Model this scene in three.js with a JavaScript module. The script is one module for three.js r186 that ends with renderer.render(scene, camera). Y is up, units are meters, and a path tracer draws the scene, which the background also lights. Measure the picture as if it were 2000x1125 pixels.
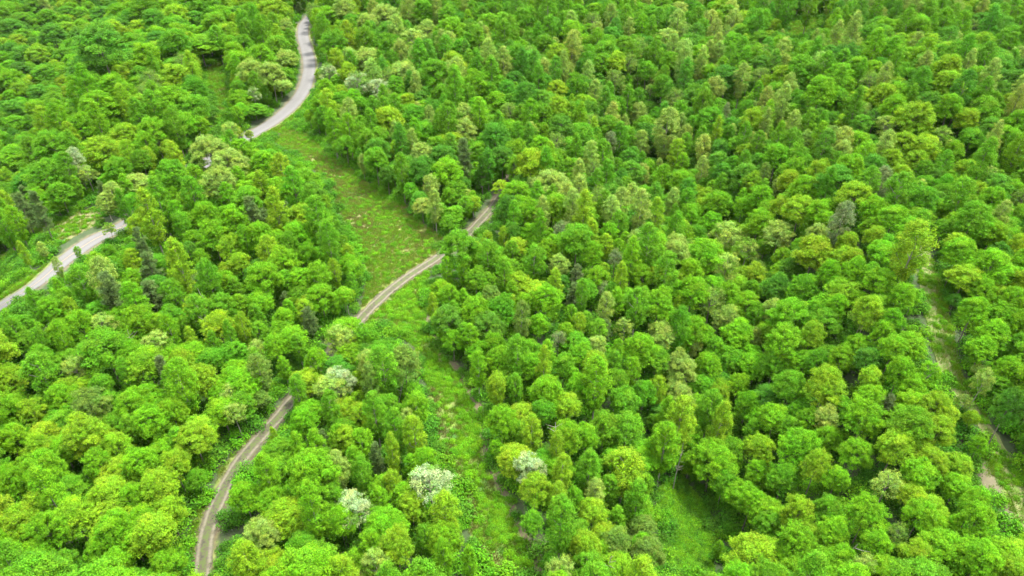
import * as THREE from 'three';
import { ImprovedNoise } from 'three/addons/math/ImprovedNoise.js';
import { mergeGeometries } from 'three/addons/utils/BufferGeometryUtils.js';

// ------------------------------------------------------------------ camera, sky, sun, exposure
const scene = new THREE.Scene();
const EYE_H = 76, PITCH = 35, FOCAL = 1333, PW = 2000, PH = 1125;      // photograph: 2000 x 1125, drone lens of 1333 px
const camera = new THREE.PerspectiveCamera(2 * Math.atan(PH / 2 / FOCAL) * 180 / Math.PI, PW / PH, 0.5, 6000);
camera.position.set(0, EYE_H, 0);
camera.rotation.set(-PITCH * Math.PI / 180, 0, 0);
camera.updateMatrixWorld();

const SKY_LEVEL = 0.48;
{ // bright overcast sky: zenith brighter than horizon, all round the same
  const w = 64, h = 32, d = new Float32Array(w * h * 4);
  for (let j = 0; j < h; j++) for (let i = 0; i < w; i++) {
    const el = ((j + 0.5) / h - 0.5) * Math.PI, k = (j * w + i) * 4;
    const l = SKY_LEVEL * (el > 0 ? (1 + 2 * Math.sin(el)) / 3 * 1.25 : 0.3);
    d[k] = l * 0.99; d[k + 1] = l; d[k + 2] = l * 1.02; d[k + 3] = 1;
  }
  const t = new THREE.DataTexture(d, w, h, THREE.RGBAFormat, THREE.FloatType);
  t.mapping = THREE.EquirectangularReflectionMapping; t.magFilter = THREE.LinearFilter; t.needsUpdate = true;
  scene.background = t; scene.environment = t;
}
const sun = new THREE.DirectionalLight(new THREE.Color(1, 0.95, 0.86), 1.5);
sun.position.set(115, 330, -235); sun.target.position.set(0, 0, -180);
sun.castShadow = true; sun.shadow.radius = 22; sun.shadow.mapSize.set(2048, 2048);
Object.assign(sun.shadow.camera, { left: -400, right: 400, top: 400, bottom: -400, near: 1, far: 1200 });
scene.add(sun, sun.target);

const renderer = new THREE.WebGLRenderer({ antialias: true });
renderer.toneMapping = THREE.LinearToneMapping;
renderer.toneMappingExposure = 11.7;
renderer.shadowMap.enabled = true;
renderer.setSize(1024, 576);

scene.fog = new THREE.FogExp2(new THREE.Color().setRGB(0.92, 0.97, 1.0), 0.00001);

// ------------------------------------------------------------------ helpers
function rng(seed) { let a = seed >>> 0; return () => { a = (a + 0x6D2B79F5) | 0; let t = Math.imul(a ^ (a >>> 15), 1 | a); t = (t + Math.imul(t ^ (t >>> 7), 61 | t)) ^ t; return ((t ^ (t >>> 14)) >>> 0) / 4294967296; }; }
const NZ = new ImprovedNoise();
const noise = (x, y, z = 0) => NZ.noise(x + 101.3, y + 57.7, z + 13.1);
const fbm = (x, y, o = 4, z = 0) => { let s = 0, a = 1, n = 0; for (let i = 0; i < o; i++) { s += a * noise(x, y, z + i * 7.7); n += a; a *= 0.5; x *= 2.03; y *= 2.03; } return s / n; };
const smooth = (a, b, x) => { const t = Math.min(1, Math.max(0, (x - a) / (b - a))); return t * t * (3 - 2 * t); };
const lerp = (a, b, t) => a + (b - a) * t;
const counts = {};
const numbered = (n) => { const c = counts[n] = (counts[n] ?? -1) + 1; return c ? `${n}_${String(c).padStart(3, '0')}` : n; };
const inPoly = (P, x, y) => { let c = false; for (let i = 0, j = P.length - 1; i < P.length; j = i++) { const [xi, yi] = P[i], [xj, yj] = P[j]; if ((yi > y) !== (yj > y) && x < (xj - xi) * (y - yi) / (yj - yi) + xi) c = !c; } return c; };
const segDist = (px, py, ax, ay, bx, by) => { const dx = bx - ax, dy = by - ay, t = Math.min(1, Math.max(0, ((px - ax) * dx + (py - ay) * dy) / (dx * dx + dy * dy || 1))); return Math.hypot(px - ax - t * dx, py - ay - t * dy); };
const pathDist = (P, x, y) => { let m = 1e9; for (let i = 0; i + 1 < P.length; i++) m = Math.min(m, segDist(x, y, P[i][0], P[i][1], P[i + 1][0], P[i + 1][1])); return m; };

// ------------------------------------------------------------------ terrain: a ridge with a deep valley on one side, hollows and rises
const RAVINE = [[[1395, 960], [1430, 720], [1492, 560], [1405, 450], [1290, 335], [1245, 210]]].flatMap((p) => p.map(([a, b]) => { const X = (a - PW / 2) / FOCAL, Y = (PH / 2 - b) / FOCAL, q = PITCH * Math.PI / 180, t = EYE_H / (Math.sin(q) - Y * Math.cos(q)); return [X * t, -(Y * Math.sin(q) + Math.cos(q)) * t]; }));
const bump = (x, z, cx, cz, r, a, rz = r) => a * Math.exp(-(((x - cx) / r) ** 2 + ((z - cz) / rz) ** 2));
function H(x, z) {
  const s = -((x + 118) * 0.955 + (z + 215) * 0.30 * -1) - 4;            // metres past the ridge shoulder, into the valley
  let h = -62 * smooth(0, 70, s) + 80 * smooth(95, 290, s);
  h += bump(x, z, 64, -106, 30, 11) + bump(x, z, 112, -178, 34, 11) + bump(x, z, 150, -270, 60, 8) + bump(x, z, -18, -330, 60, 8);
  { const d = pathDist(RAVINE, x, z); if (d < 45) h -= 15 * Math.exp(-((d / 15) ** 2)); }
  h += 2.2 * fbm(x / 70, z / 70, 3) + 14 * smooth(330, 620, -z);
  return h;
}
const sinP = Math.sin(PITCH * Math.PI / 180), cosP = Math.cos(PITCH * Math.PI / 180);
const dirOf = (px, py) => { const x = (px - PW / 2) / FOCAL, y = (PH / 2 - py) / FOCAL; return [x, y * cosP - sinP, -y * sinP - cosP]; };   // one unit of depth
function hit(px, py, lift = 0) {                                          // where the sight line through a photo pixel meets the terrain (plus a height)
  const d = dirOf(px, py); let t0 = 20, t = 20;
  for (; t < 900; t += 2) { if (EYE_H + d[1] * t < H(d[0] * t, d[2] * t) + lift) break; t0 = t; }
  for (let i = 0; i < 14; i++) { const m = (t0 + t) / 2; if (EYE_H + d[1] * m < H(d[0] * m, d[2] * m) + lift) t = m; else t0 = m; }
  return [d[0] * t, d[2] * t, t];
}
const project = (x, y, z) => { const yy = y - EYE_H, dep = -(yy * sinP + z * cosP) , up = yy * cosP - z * sinP; return [PW / 2 + FOCAL * x / dep, PH / 2 - FOCAL * up / dep, dep]; };
const ground = (pts) => pts.map(([x, y]) => hit(x, y).slice(0, 2));
function curve(pts, step) { const c = new THREE.CatmullRomCurve3(pts.map(([x, z]) => new THREE.Vector3(x, 0, z)), false, 'centripetal'); const n = Math.max(4, Math.round(c.getLength() / step)); return c.getSpacedPoints(n).map((p) => [p.x, p.z]); }

// open ground as the photograph shows it (photo pixels), then the same outlines on the terrain
const SEEN = {
  clearing: [[555, 250], [600, 262], [640, 300], [690, 335], [740, 375], [790, 400], [830, 440], [862, 462], [850, 500], [800, 535], [745, 570], [700, 625], [715, 560], [715, 510], [700, 480], [668, 430], [652, 390], [640, 355], [595, 315], [535, 275]],
  strip: [[700, 628], [745, 588], [800, 550], [842, 512], [836, 560], [830, 600], [840, 640], [852, 680], [880, 700], [925, 760], [945, 810], [960, 900], [985, 970], [1010, 1020], [1040, 1060], [1066, 1125], [938, 1125], [930, 1080], [915, 1030], [905, 980], [882, 930], [865, 890], [850, 850], [842, 800], [836, 760], [822, 690], [790, 660], [745, 640]],
  trackNear: [[362, 1110], [375, 1030], [385, 985], [420, 950], [430, 915], [480, 860], [520, 820], [556, 780], [570, 800], [540, 830], [510, 870], [480, 905], [450, 955], [430, 1010], [424, 1080], [420, 1125], [372, 1125]],
  trackMid: [[905, 455], [960, 393], [975, 400], [940, 455], [915, 470]],
  roadFar: [[478, 266], [520, 240], [556, 205], [590, 165], [596, 130], [585, 85], [574, 48], [605, 42], [612, 85], [626, 110], [618, 140], [612, 180], [598, 215], [555, 255], [510, 275]],
  roadNear: [[0, 580], [60, 540], [130, 490], [185, 455], [240, 432], [245, 452], [185, 482], [130, 520], [60, 572], [20, 612], [0, 618]],
  bank: [[100, 445], [190, 403], [205, 430], [120, 478], [0, 560], [0, 500], [40, 470]],
  shoulder: [[398, 140], [430, 120], [446, 150], [442, 235], [418, 262], [422, 210]],
  lane: [[1794, 520], [1822, 505], [1850, 600], [1866, 680], [1880, 745], [1848, 740], [1826, 690], [1812, 640], [1798, 570]],
  laneMid: [[1848, 735], [1882, 745], [1932, 822], [1915, 830], [1885, 790]],
  laneNear: [[1912, 805], [1950, 870], [2010, 950], [2010, 1068], [1960, 1012], [1920, 930], [1905, 890], [1930, 880], [1925, 840]],
  cover: [[1290, 950], [1330, 930], [1378, 990], [1396, 1060], [1390, 1130], [1300, 1130], [1310, 1050], [1285, 1000]],
  farClearing: [[1530, 45], [1605, 35], [1592, 58], [1560, 74], [1540, 66]],
  farPath: [[1415, 188], [1458, 178], [1456, 188], [1420, 198]],
};
const OPEN = Object.fromEntries(Object.entries(SEEN).map(([k, p]) => [k, ground(p)]));
const BBOX = Object.fromEntries(Object.entries(OPEN).map(([k, p]) => [k, [Math.min(...p.map((q) => q[0])), Math.max(...p.map((q) => q[0])), Math.min(...p.map((q) => q[1])), Math.max(...p.map((q) => q[1]))]]));
const openAt = (x, z) => { for (const k in OPEN) { const b = BBOX[k]; if (x > b[0] && x < b[1] && z > b[2] && z < b[3] && inPoly(OPEN[k], x, z)) return k; } return null; };

const ROAD = curve([...ground([[-120, 668], [0, 600], [60, 562], [130, 505], [185, 468], [245, 440], [300, 397], [380, 334], [440, 294], [490, 264], [530, 240], [565, 212], [590, 182], [602, 150], [604, 122], [598, 95], [592, 68], [596, 44]]), [-84, -345], [-70, -372], [-52, -410]], 2);
const TRACK = curve(ground([[382, 1190], [396, 1110], [403, 1050], [428, 975], [470, 900], [512, 850], [556, 800], [610, 735], [660, 672], [705, 622], [745, 582], [795, 542], [850, 506], [900, 470], [935, 435], [967, 398], [990, 355], [1018, 308], [1036, 262], [1060, 215]]), 1);
const LANE = curve(ground([[1795, 440], [1808, 510], [1815, 575], [1830, 650], [1850, 720], [1885, 780], [1925, 835], [1965, 905], [1990, 970], [2020, 1060]]), 1.5);
const SCAR = curve(ground([[838, 620], [850, 660], [882, 702], [918, 762], [938, 812], [955, 895], [985, 965], [1018, 1030], [1050, 1100], [1060, 1150]]), 1.5);
const DRY = curve(ground([[842, 770], [846, 815], [860, 850], [880, 905], [915, 990], [945, 1060], [968, 1125]]), 1.5);
const BANK2 = curve(ground([[1872, 858], [1905, 905], [1935, 955], [1965, 1015], [2000, 1062], [2020, 1090]]), 1.5);
const ROAD_W = 4.1;
const spots0 = ground([[665, 385], [700, 440], [640, 320], [845, 465]]), DRYSPOT = (x, z) => Math.min(1, spots0.reduce((a, [X, Z], i) => a + Math.exp(-(((x - X) / [6, 6, 5, 4][i]) ** 2 + ((z - Z) / [10, 9, 9, 6][i]) ** 2)), 0));

// ------------------------------------------------------------------ materials
const rawLeaf = {};
const LEAF = {            // base colours of the foliage, linear
  b: [0.077, 0.208, 0.004], y: [0.108, 0.218, 0.006], m: [0.060, 0.178, 0.005], d: [0.042, 0.132, 0.007], t: [0.052, 0.164, 0.008],
  p: [0.136, 0.228, 0.026], w: [0.175, 0.256, 0.082], o: [0.082, 0.158, 0.016], g: [0.100, 0.152, 0.042], e: [0.096, 0.162, 0.038],
};
const leafProps = { roughness: 0.9, transmission: 0.34, thickness: 0, vertexColors: true, side: THREE.DoubleSide, flatShading: true, specularIntensity: 0.08 };
const leafMat = (c) => rawLeaf[c] ??= Object.assign(new THREE.MeshPhysicalMaterial({ ...leafProps, color: new THREE.Color().setRGB(...LEAF[c]) }), { name: 'leaf_' + c });
const leafWhite = Object.assign(new THREE.MeshPhysicalMaterial({ ...leafProps, color: 0xffffff }), { name: 'leaf_tinted' });
const bark = Object.assign(new THREE.MeshStandardMaterial({ color: new THREE.Color().setRGB(0.075, 0.065, 0.048), roughness: 0.95 }), { name: 'bark' });
const paleBark = Object.assign(new THREE.MeshStandardMaterial({ color: new THREE.Color().setRGB(0.15, 0.14, 0.11), roughness: 0.9 }), { name: 'pale_bark' });

// ------------------------------------------------------------------ foliage geometry
class Leaves {
  constructor(seed) { this.r = rng(seed); this.p = []; this.c = []; }
  leaf(x, y, z, nx, ny, nz, len, wid, tint) {                         // one pointed, folded leaf spray of two triangles
    const r = this.r; let l = Math.hypot(nx, ny, nz) || 1; nx /= l; ny /= l; nz /= l;
    let ax = r() - 0.5, ay = r() - 0.5, az = r() - 0.5; const k = ax * nx + ay * ny + az * nz; ax -= k * nx; ay -= k * ny; az -= k * nz; l = Math.hypot(ax, ay, az) || 1; ax *= len / l / 2; ay *= len / l / 2; az *= len / l / 2;
    let bx = ny * az - nz * ay, by = nz * ax - nx * az, bz = nx * ay - ny * ax; l = Math.hypot(bx, by, bz) || 1; bx *= wid / l / 2; by *= wid / l / 2; bz *= wid / l / 2;
    const f = 0.22 * wid;
    const A = [x - ax, y - ay, z - az], B = [x + ax, y + ay, z + az], C = [x + bx - nx * f, y + by - ny * f, z + bz - nz * f], D = [x - bx - nx * f, y - by - ny * f, z - bz - nz * f];
    this.p.push(...A, ...C, ...B, ...A, ...B, ...D);
    for (let i = 0; i < 6; i++) this.c.push(tint[0], tint[1], tint[2]);
  }
  needle(x, y, z, dx, dy, dz, len, wid, tint) {
    const r = this.r, ox = (r() - 0.5), oy = (r() - 0.5), oz = (r() - 0.5); let sx = dy * oz - dz * oy, sy = dz * ox - dx * oz, sz = dx * oy - dy * ox; const l = Math.hypot(sx, sy, sz) || 1; sx *= wid / l / 2; sy *= wid / l / 2; sz *= wid / l / 2;
    this.p.push(x + sx, y + sy, z + sz, x - sx, y - sy, z - sz, x + dx * len, y + dy * len, z + dz * len);
    for (let i = 0; i < 3; i++) this.c.push(tint[0], tint[1], tint[2]);
  }
  dir(low = -1) { const r = this.r, y = low + (1 - low) * r(), a = r() * 6.2832, s = Math.sqrt(1 - y * y); return [s * Math.cos(a), y, s * Math.sin(a)]; }
  clump(cx, cy, cz, rc, n, size, tint, flat = 0.7, low = -0.35) {
    const r = this.r;
    for (let i = 0; i < n; i++) {
      const d = this.dir(low), q = rc * (0.5 + 0.55 * Math.sqrt(r())) * (r() < 0.3 ? 1.2 + 0.9 * r() : 1), v = 0.55 + 0.9 * r(), yv = 0.86 + 0.36 * r();
      this.leaf(cx + d[0] * q, cy + d[1] * q * flat, cz + d[2] * q, d[0] * 0.8 + (r() - 0.5) * 1.1, d[1] * 0.7 + 0.55 + (r() - 0.5) * 0.9, d[2] * 0.8 + (r() - 0.5) * 1.1, size * (0.75 + 0.6 * r()), size * (0.5 + 0.35 * r()), [tint[0] * v * yv, tint[1] * v, tint[2] * v]);
    }
  }
  build() { const g = new THREE.BufferGeometry(); g.setAttribute('position', new THREE.BufferAttribute(new Float32Array(this.p), 3)); g.setAttribute('color', new THREE.BufferAttribute(new Float32Array(this.c), 3)); return g; }
}
const tintOf = (r, k = 0.16) => { const v = 1 - k + 2 * k * r(), w = 1 - k * 0.7 + 1.4 * k * r(); return [v * w, v, v * (0.9 + 0.4 * r())]; };
function limb(pts, r0, r1, sides = 6) {                               // tapered tube along points, without caps at the buried end
  const c = new THREE.CatmullRomCurve3(pts.map((p) => new THREE.Vector3(...p))), n = Math.max(3, pts.length * 2), fr = c.computeFrenetFrames(n), pos = [], idx = [];
  for (let i = 0; i <= n; i++) { const p = c.getPointAt(i / n), R = lerp(r0, r1, i / n); for (let k = 0; k < sides; k++) { const a = k / sides * 6.2832, q = p.clone().addScaledVector(fr.normals[i], Math.cos(a) * R).addScaledVector(fr.binormals[i], Math.sin(a) * R); pos.push(q.x, q.y, q.z); } }
  for (let i = 0; i < n; i++) for (let k = 0; k < sides; k++) { const a = i * sides + k, b = i * sides + (k + 1) % sides; idx.push(a, b, a + sides, b, b + sides, a + sides); }
  const g = new THREE.BufferGeometry(); g.setAttribute('position', new THREE.BufferAttribute(new Float32Array(pos), 3)); g.setIndex(idx); g.computeVertexNormals(); return g;
}
function trunkOf(seed, top, r0, tips, lean = 0.35) {
  const r = rng(seed), bx = (r() - 0.5) * lean * 2, bz = (r() - 0.5) * lean * 2, gs = [];
  gs.push(limb([[0, -0.8, 0], [bx * 0.3, top * 0.35, bz * 0.3], [bx, top * 0.7, bz], [bx * 0.6, top, bz * 0.6]], r0, r0 * 0.22, 7));
  for (const [x, y, z] of tips) { const y0 = Math.min(top * 0.9, Math.max(top * 0.3, y - Math.hypot(x, z) * 0.9 - 0.4)); gs.push(limb([[bx * 0.7, y0, bz * 0.7], [x * 0.45, lerp(y0, y, 0.35), z * 0.45], [x * 0.97, y - 0.15, z * 0.97]], r0 * 0.42, 0.03, 5)); }
  return mergeGeometries(gs);
}
// Each prototype: crown diameter D, crown centre height C, total height T; built for real size and scaled a little per tree.
function broadleaf(seed, { R = 4, base = 5.2, hc = 7.2, lobes = 26, lobeR = 1.2, clumps = 23, leaves = 52, size = 0.22, rc = 0.43, openness = 0.06, patchy = 0 } = {}) {
  const L = new Leaves(seed), r = L.r, cy = base + hc * 0.45, centres = [], g = 2.39996;
  const ex = 0.88 + 0.24 * r(), ez = 0.88 + 0.24 * r();
  for (let i = 0; i < lobes; i++) {
    const f = (i + 0.5) / lobes, y = 1 - 1.45 * f, s = Math.sqrt(Math.max(0, 1 - y * y)), a = i * g + r() * 0.9, q = 0.62 + 0.26 * r();
    centres.push([Math.cos(a) * s * R * q * ex, cy + y * hc * 0.5 * (0.74 + 0.22 * r()), Math.sin(a) * s * R * q * ez, lobeR * (0.72 + 0.6 * r()), r() < patchy ? [0.5, 0.72, 0.3] : tintOf(r, 0.17)]);
  }
  centres.push([0, cy + hc * 0.1, 0, lobeR * 1.3, tintOf(r, 0.1)]);
  for (const [x, y, z, lr, lt] of centres) for (let k = 0; k < clumps; k++) {
    if (r() < openness) continue;
    const d = L.dir(-0.12), lq = lr * (0.72 + 0.42 * r() + (r() < 0.14 ? 0.4 : 0)), px = x + d[0] * lq, py = y + d[1] * lq * 0.66 - 0.1 * lr * (d[0] * d[0] + d[2] * d[2]), pz = z + d[2] * lq;
    if (centres.some((o) => o[0] !== x && Math.hypot(px - o[0], (py - o[1]) / 0.66, pz - o[2]) < o[3] * 0.66)) continue;
    const t = tintOf(r, 0.13); L.clump(px, py, pz, rc * (0.6 + 0.8 * r()), Math.round(leaves * (0.6 + 0.8 * r())), size, [t[0] * lt[0], t[1] * lt[1], t[2] * lt[2]], 0.75);
  }
  return { crown: L.build(), trunk: trunkOf(seed + 7, cy + hc * 0.3, 0.24, centres.slice(0, 12)), D: 2 * (R * 0.76 + lobeR + rc * 0.6), C: cy + 0.08 * hc, T: base + hc };
}
function poplar(seed, { R = 2.5, base = 3.8, hc = 10.6, lobes = 40, lobeR = 0.78, clumps = 9, leaves = 44, size = 0.2, rc = 0.4, pow = 0.62, openness = 0 } = {}) {
  const L = new Leaves(seed), r = L.r, centres = [];
  for (let i = 0; i < lobes; i++) {
    const f = (i + 0.5) / lobes, prof = Math.pow(Math.sin(Math.PI * Math.pow(1 - f, pow) * 0.985 + 0.02), 0.8), a = i * 2.39996 + r(), q = 0.6 + 0.25 * r();
    centres.push([Math.cos(a) * R * prof * q, base + hc * (0.03 + 0.93 * f) + (r() - 0.5) * 0.4, Math.sin(a) * R * prof * q, lobeR * (0.7 + 0.55 * r()) * (0.55 + 0.5 * prof), tintOf(r, 0.15)]);
  }
  for (const [x, y, z, lr, lt] of centres) for (let k = 0; k < clumps; k++) {
    if (r() < openness) continue;
    const d = L.dir(-0.6), lq = lr * (0.8 + 0.35 * r() + (r() < 0.1 ? 0.4 : 0)), px = x + d[0] * lq, py = y + d[1] * lq * 1.05, pz = z + d[2] * lq;
    const t = tintOf(r, 0.1); L.clump(px, py, pz, rc * (0.75 + 0.5 * r()), leaves, size, [t[0] * lt[0], t[1] * lt[1], t[2] * lt[2]], 0.85, -0.6);
  }
  return { crown: L.build(), trunk: trunkOf(seed + 7, base + hc * 0.86, 0.2, centres.filter((_, i) => i % 4 === 1), 0.2), D: 2 * (R * 0.74 + lobeR * 0.9 + rc * 0.7), C: base + hc * 0.5, T: base + hc };
}
function pine(seed, { R = 3, base = 4, hc = 8.5, whorls = 13 } = {}) {
  const L = new Leaves(seed), r = L.r, tips = [];
  for (let w = 0; w < whorls; w++) {
    const f = w / (whorls - 1), y = base + hc * f, reach = R * Math.pow(1 - f * 0.9, 0.7) * (0.75 + 0.45 * r()), n = 4 + Math.floor(r() * 3);
    for (let k = 0; k < n; k++) {
      const a = r() * 6.2832, q = reach * (0.7 + 0.45 * r()), x = Math.cos(a) * q, z = Math.sin(a) * q, yy = y + q * 0.18 + (r() - 0.5) * 0.5; tips.push([x, yy, z]);
      for (let j = 0; j < 5; j++) {
        const u = 0.42 + 0.6 * j / 4, cx = x * u + (r() - 0.5) * 0.7, cz = z * u + (r() - 0.5) * 0.7, cyy = lerp(y - 0.2, yy, u) + (r() - 0.3) * 0.5, t = tintOf(r, 0.16);
        for (let i = 0; i < 44; i++) { const d = L.dir(-0.4), v = 0.75 + 0.5 * r(), o = 0.15 * r(); L.needle(cx + d[0] * o, cyy + d[1] * o, cz + d[2] * o, d[0], d[1] + 0.15, d[2], 0.42 + 0.24 * r(), 0.12, [t[0] * v, t[1] * v, t[2] * v]); }
      }
    }
  }
  return { crown: L.build(), trunk: trunkOf(seed + 7, base + hc * 0.95, 0.2, tips.filter((_, i) => i % 3 === 0).slice(0, 20), 0.3), D: 2 * R * 1.15, C: base + hc * 0.5, T: base + hc };
}
const PROTO = {
  m: [1, 2, 3, 4, 5, 6].map((i) => broadleaf(100 + i, { R: [4, 4.2, 3.7, 4.3, 3.9, 4.1][i - 1], hc: [9.2, 8, 10, 8.8, 7.8, 10.6][i - 1], lobes: [26, 30, 23, 34, 27, 31][i - 1], lobeR: [1.22, 1.1, 1.35, 1.02, 1.2, 1.12][i - 1] })),
  p: [1, 2, 3, 4].map((i) => poplar(200 + i, { R: [2.5, 2.3, 2.8, 2.5][i - 1], hc: [12.4, 13, 9.4, 11.6][i - 1], pow: [0.95, 1.2, 0.8, 0.88][i - 1] })),
  s: [1, 2, 3].map((i) => broadleaf(300 + i, { R: 3.4, hc: 7.6, lobes: 24, lobeR: 0.95, clumps: 10, leaves: 44, size: 0.23, rc: 0.44, openness: 0.16, patchy: 0.22 })),
  n: [1, 2, 3].map((i) => pine(400 + i, { R: [3, 2.7, 3.2][i - 1], hc: [8.5, 9.5, 7.6][i - 1] })),
  g: [1, 2].map((i) => broadleaf(500 + i, { R: 2.9, base: 4.6, hc: 7, lobes: 26, lobeR: 0.8, clumps: 9, leaves: 26, size: 0.2, rc: 0.42, openness: 0.12 })),
};
const NAME = { m: 'broadleaf_tree', p: 'poplar_tree', s: 'pale_leafed_tree', n: 'pine_tree', g: 'grey_green_tree' };
const CAT = { m: 'broadleaf tree', p: 'poplar tree', s: 'pale tree', n: 'pine tree', g: 'sparse tree' };

// ------------------------------------------------------------------ ground sheet with its soil, litter and grass
{
  const axis = (a, b, s, out) => { const v = []; for (let x = a; x <= b + 1e-6; x += s) v.push(x); const lo = [], hi = []; let d = s; for (let x = a; x > -out;) { d *= 1.35; x -= d; lo.unshift(x); } d = s; for (let x = b; x < out;) { d *= 1.35; x += d; hi.push(x); } return [...lo, ...v, ...hi]; };
  const xs = axis(-340, 340, 1.7, 3000), zs = axis(-560, 10, 1.7, 3000), pos = [], uv = [], idx = [];
  const U = (x) => (x + 360) / 720, V = (z) => (z + 600) / 720;
  for (const z of zs) for (const x of xs) { pos.push(x, H(x, z), z); uv.push(U(x), V(z)); }
  for (let j = 0; j + 1 < zs.length; j++) for (let i = 0; i + 1 < xs.length; i++) { const a = j * xs.length + i, b = a + 1, c = a + xs.length, d = c + 1; idx.push(a, c, b, b, c, d); }
  const g = new THREE.BufferGeometry(); g.setAttribute('position', new THREE.Float32BufferAttribute(pos, 3)); g.setAttribute('uv', new THREE.Float32BufferAttribute(uv, 2)); g.setIndex(idx); g.computeVertexNormals();
  const N = 2048, tex = new Uint8Array(N * N * 4), r = rng(5);
  const enc = (c) => Math.max(0, Math.min(255, 255 * (c <= 0.0031308 ? 12.92 * c : 1.055 * Math.pow(c, 1 / 2.4) - 0.055)));
  const near = (path, w) => { const b = [Math.min(...path.map((q) => q[0])) - w, Math.max(...path.map((q) => q[0])) + w, Math.min(...path.map((q) => q[1])) - w, Math.max(...path.map((q) => q[1])) + w]; return (x, z) => (x < b[0] || x > b[1] || z < b[2] || z > b[3]) ? 1e9 : pathDist(path, x, z); };
  const thin = (p, k) => p.filter((_, i) => i % k === 0 || i === p.length - 1);
  const dRoad = near(thin(ROAD, 3), 9), dTrack = near(thin(TRACK, 4), 6), dScar = near(thin(SCAR, 3), 5), dDry = near(thin(DRY, 3), 5), dLane = near(thin(LANE, 3), 6), dBank2 = near(thin(BANK2, 3), 6);
  for (let j = 0; j < N; j++) for (let i = 0; i < N; i++) {
    const x = (i + 0.5) / N * 720 - 360, z = (j + 0.5) / N * 720 - 600, k = (j * N + i) * 4;
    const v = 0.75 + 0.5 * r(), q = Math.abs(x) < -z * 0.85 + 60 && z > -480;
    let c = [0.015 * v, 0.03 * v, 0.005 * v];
    if (q) {
      const n1 = fbm(x / 7, z / 7, 3), n2 = fbm(x / 1.6, z / 1.6, 2, 9), mixc = (t, w) => { w = Math.max(0, Math.min(1, w)); for (let a = 0; a < 3; a++) c[a] = lerp(c[a], t[a] * v, w); };
      mixc([0.024, 0.022, 0.009], 0.4 * smooth(0.0, 0.5, n1 + n2 * 0.6));
      const o = openAt(x, z);
      if (o) {
        mixc(o === 'clearing' ? [0.098, 0.13, 0.02] : [0.07, 0.118, 0.01], 0.95);
        mixc([0.02, 0.07, 0.006], smooth(-0.05, -0.45, n1 + n2 * 0.5));
        mixc([0.085, 0.078, 0.03], smooth(0.12, 0.5, n1 * 0.9 + n2 * 0.7 + (o === 'bank' ? 0.6 : o === 'clearing' ? -0.05 + 0.45 * DRYSPOT(x, z) : o === 'farClearing' || o === 'farPath' ? 0.5 : 0)) * 0.85);
        if (o === 'cover') mixc([0.02, 0.075, 0.006], 0.8);
      }
      const e = n1 * 1.1 + n2 * 0.9;
      mixc([0.062, 0.054, 0.03], smooth(1.3, 0.1, dRoad(x, z) - ROAD_W / 2 + e));
      mixc([0.044, 0.035, 0.018], smooth(1.9, 0.9, dTrack(x, z) + e * 0.8));
      mixc([0.046, 0.038, 0.019], smooth(1.0, 0.3, dScar(x, z) + e * 1.3) * 0.8);
      mixc([0.082, 0.09, 0.022], smooth(1.0, 0.2, dDry(x, z) + e * 1.3) * 0.6);
      mixc([0.05, 0.064, 0.012], smooth(1.5, 0.5, dLane(x, z) + e * 0.7) * 0.8);
      mixc([0.068, 0.058, 0.034], smooth(2.2, 0.8, dBank2(x, z) + e * 0.9) * 0.95);
    }
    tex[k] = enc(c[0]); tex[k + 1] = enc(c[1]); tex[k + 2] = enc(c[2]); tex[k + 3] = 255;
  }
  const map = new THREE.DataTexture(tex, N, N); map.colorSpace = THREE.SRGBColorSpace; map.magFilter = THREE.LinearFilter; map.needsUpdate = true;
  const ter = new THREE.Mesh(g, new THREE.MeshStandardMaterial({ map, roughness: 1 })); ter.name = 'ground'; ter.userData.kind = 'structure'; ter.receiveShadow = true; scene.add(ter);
}
console.log('ground done');

// ------------------------------------------------------------------ roads
function ribbon(path, cols, lift, profile = () => 0, wob = 0, seed = 1) {  // a strip that follows the terrain; cols: offsets across, in metres
  const pos = [], uv = [], idx = []; let s = 0;
  path.forEach(([x, z], i) => {
    const a = path[Math.max(0, i - 1)], b = path[Math.min(path.length - 1, i + 1)], l = Math.hypot(b[0] - a[0], b[1] - a[1]), tx = (b[0] - a[0]) / l, tz = (b[1] - a[1]) / l;
    if (i) s += Math.hypot(x - path[i - 1][0], z - path[i - 1][1]);
    cols.forEach((o, k) => { const e = (k === 0 || k === cols.length - 1) ? wob * noise(s / 1.7, k * 9 + seed) + wob * 0.8 * noise(s / 5, k * 5 + seed) : 0, off = o + Math.sign(o) * e, X = x - tz * off, Z = z + tx * off; pos.push(X, H(X, Z) + lift + profile(o), Z); uv.push(off / 8 + 0.5, s / 8); });
  });
  const n = cols.length; for (let i = 0; i + 1 < path.length; i++) for (let k = 0; k + 1 < n; k++) { const a = i * n + k; idx.push(a, a + n, a + 1, a + 1, a + n, a + n + 1); }
  const g = new THREE.BufferGeometry(); g.setAttribute('position', new THREE.Float32BufferAttribute(pos, 3)); g.setAttribute('uv', new THREE.Float32BufferAttribute(uv, 2)); g.setIndex(idx); g.computeVertexNormals();
  if (g.attributes.normal.getY(0) < 0) { g.setIndex(idx.map((_, i) => idx[i - i % 3 + [0, 2, 1][i % 3]])); g.computeVertexNormals(); }
  return g;
}
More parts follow.
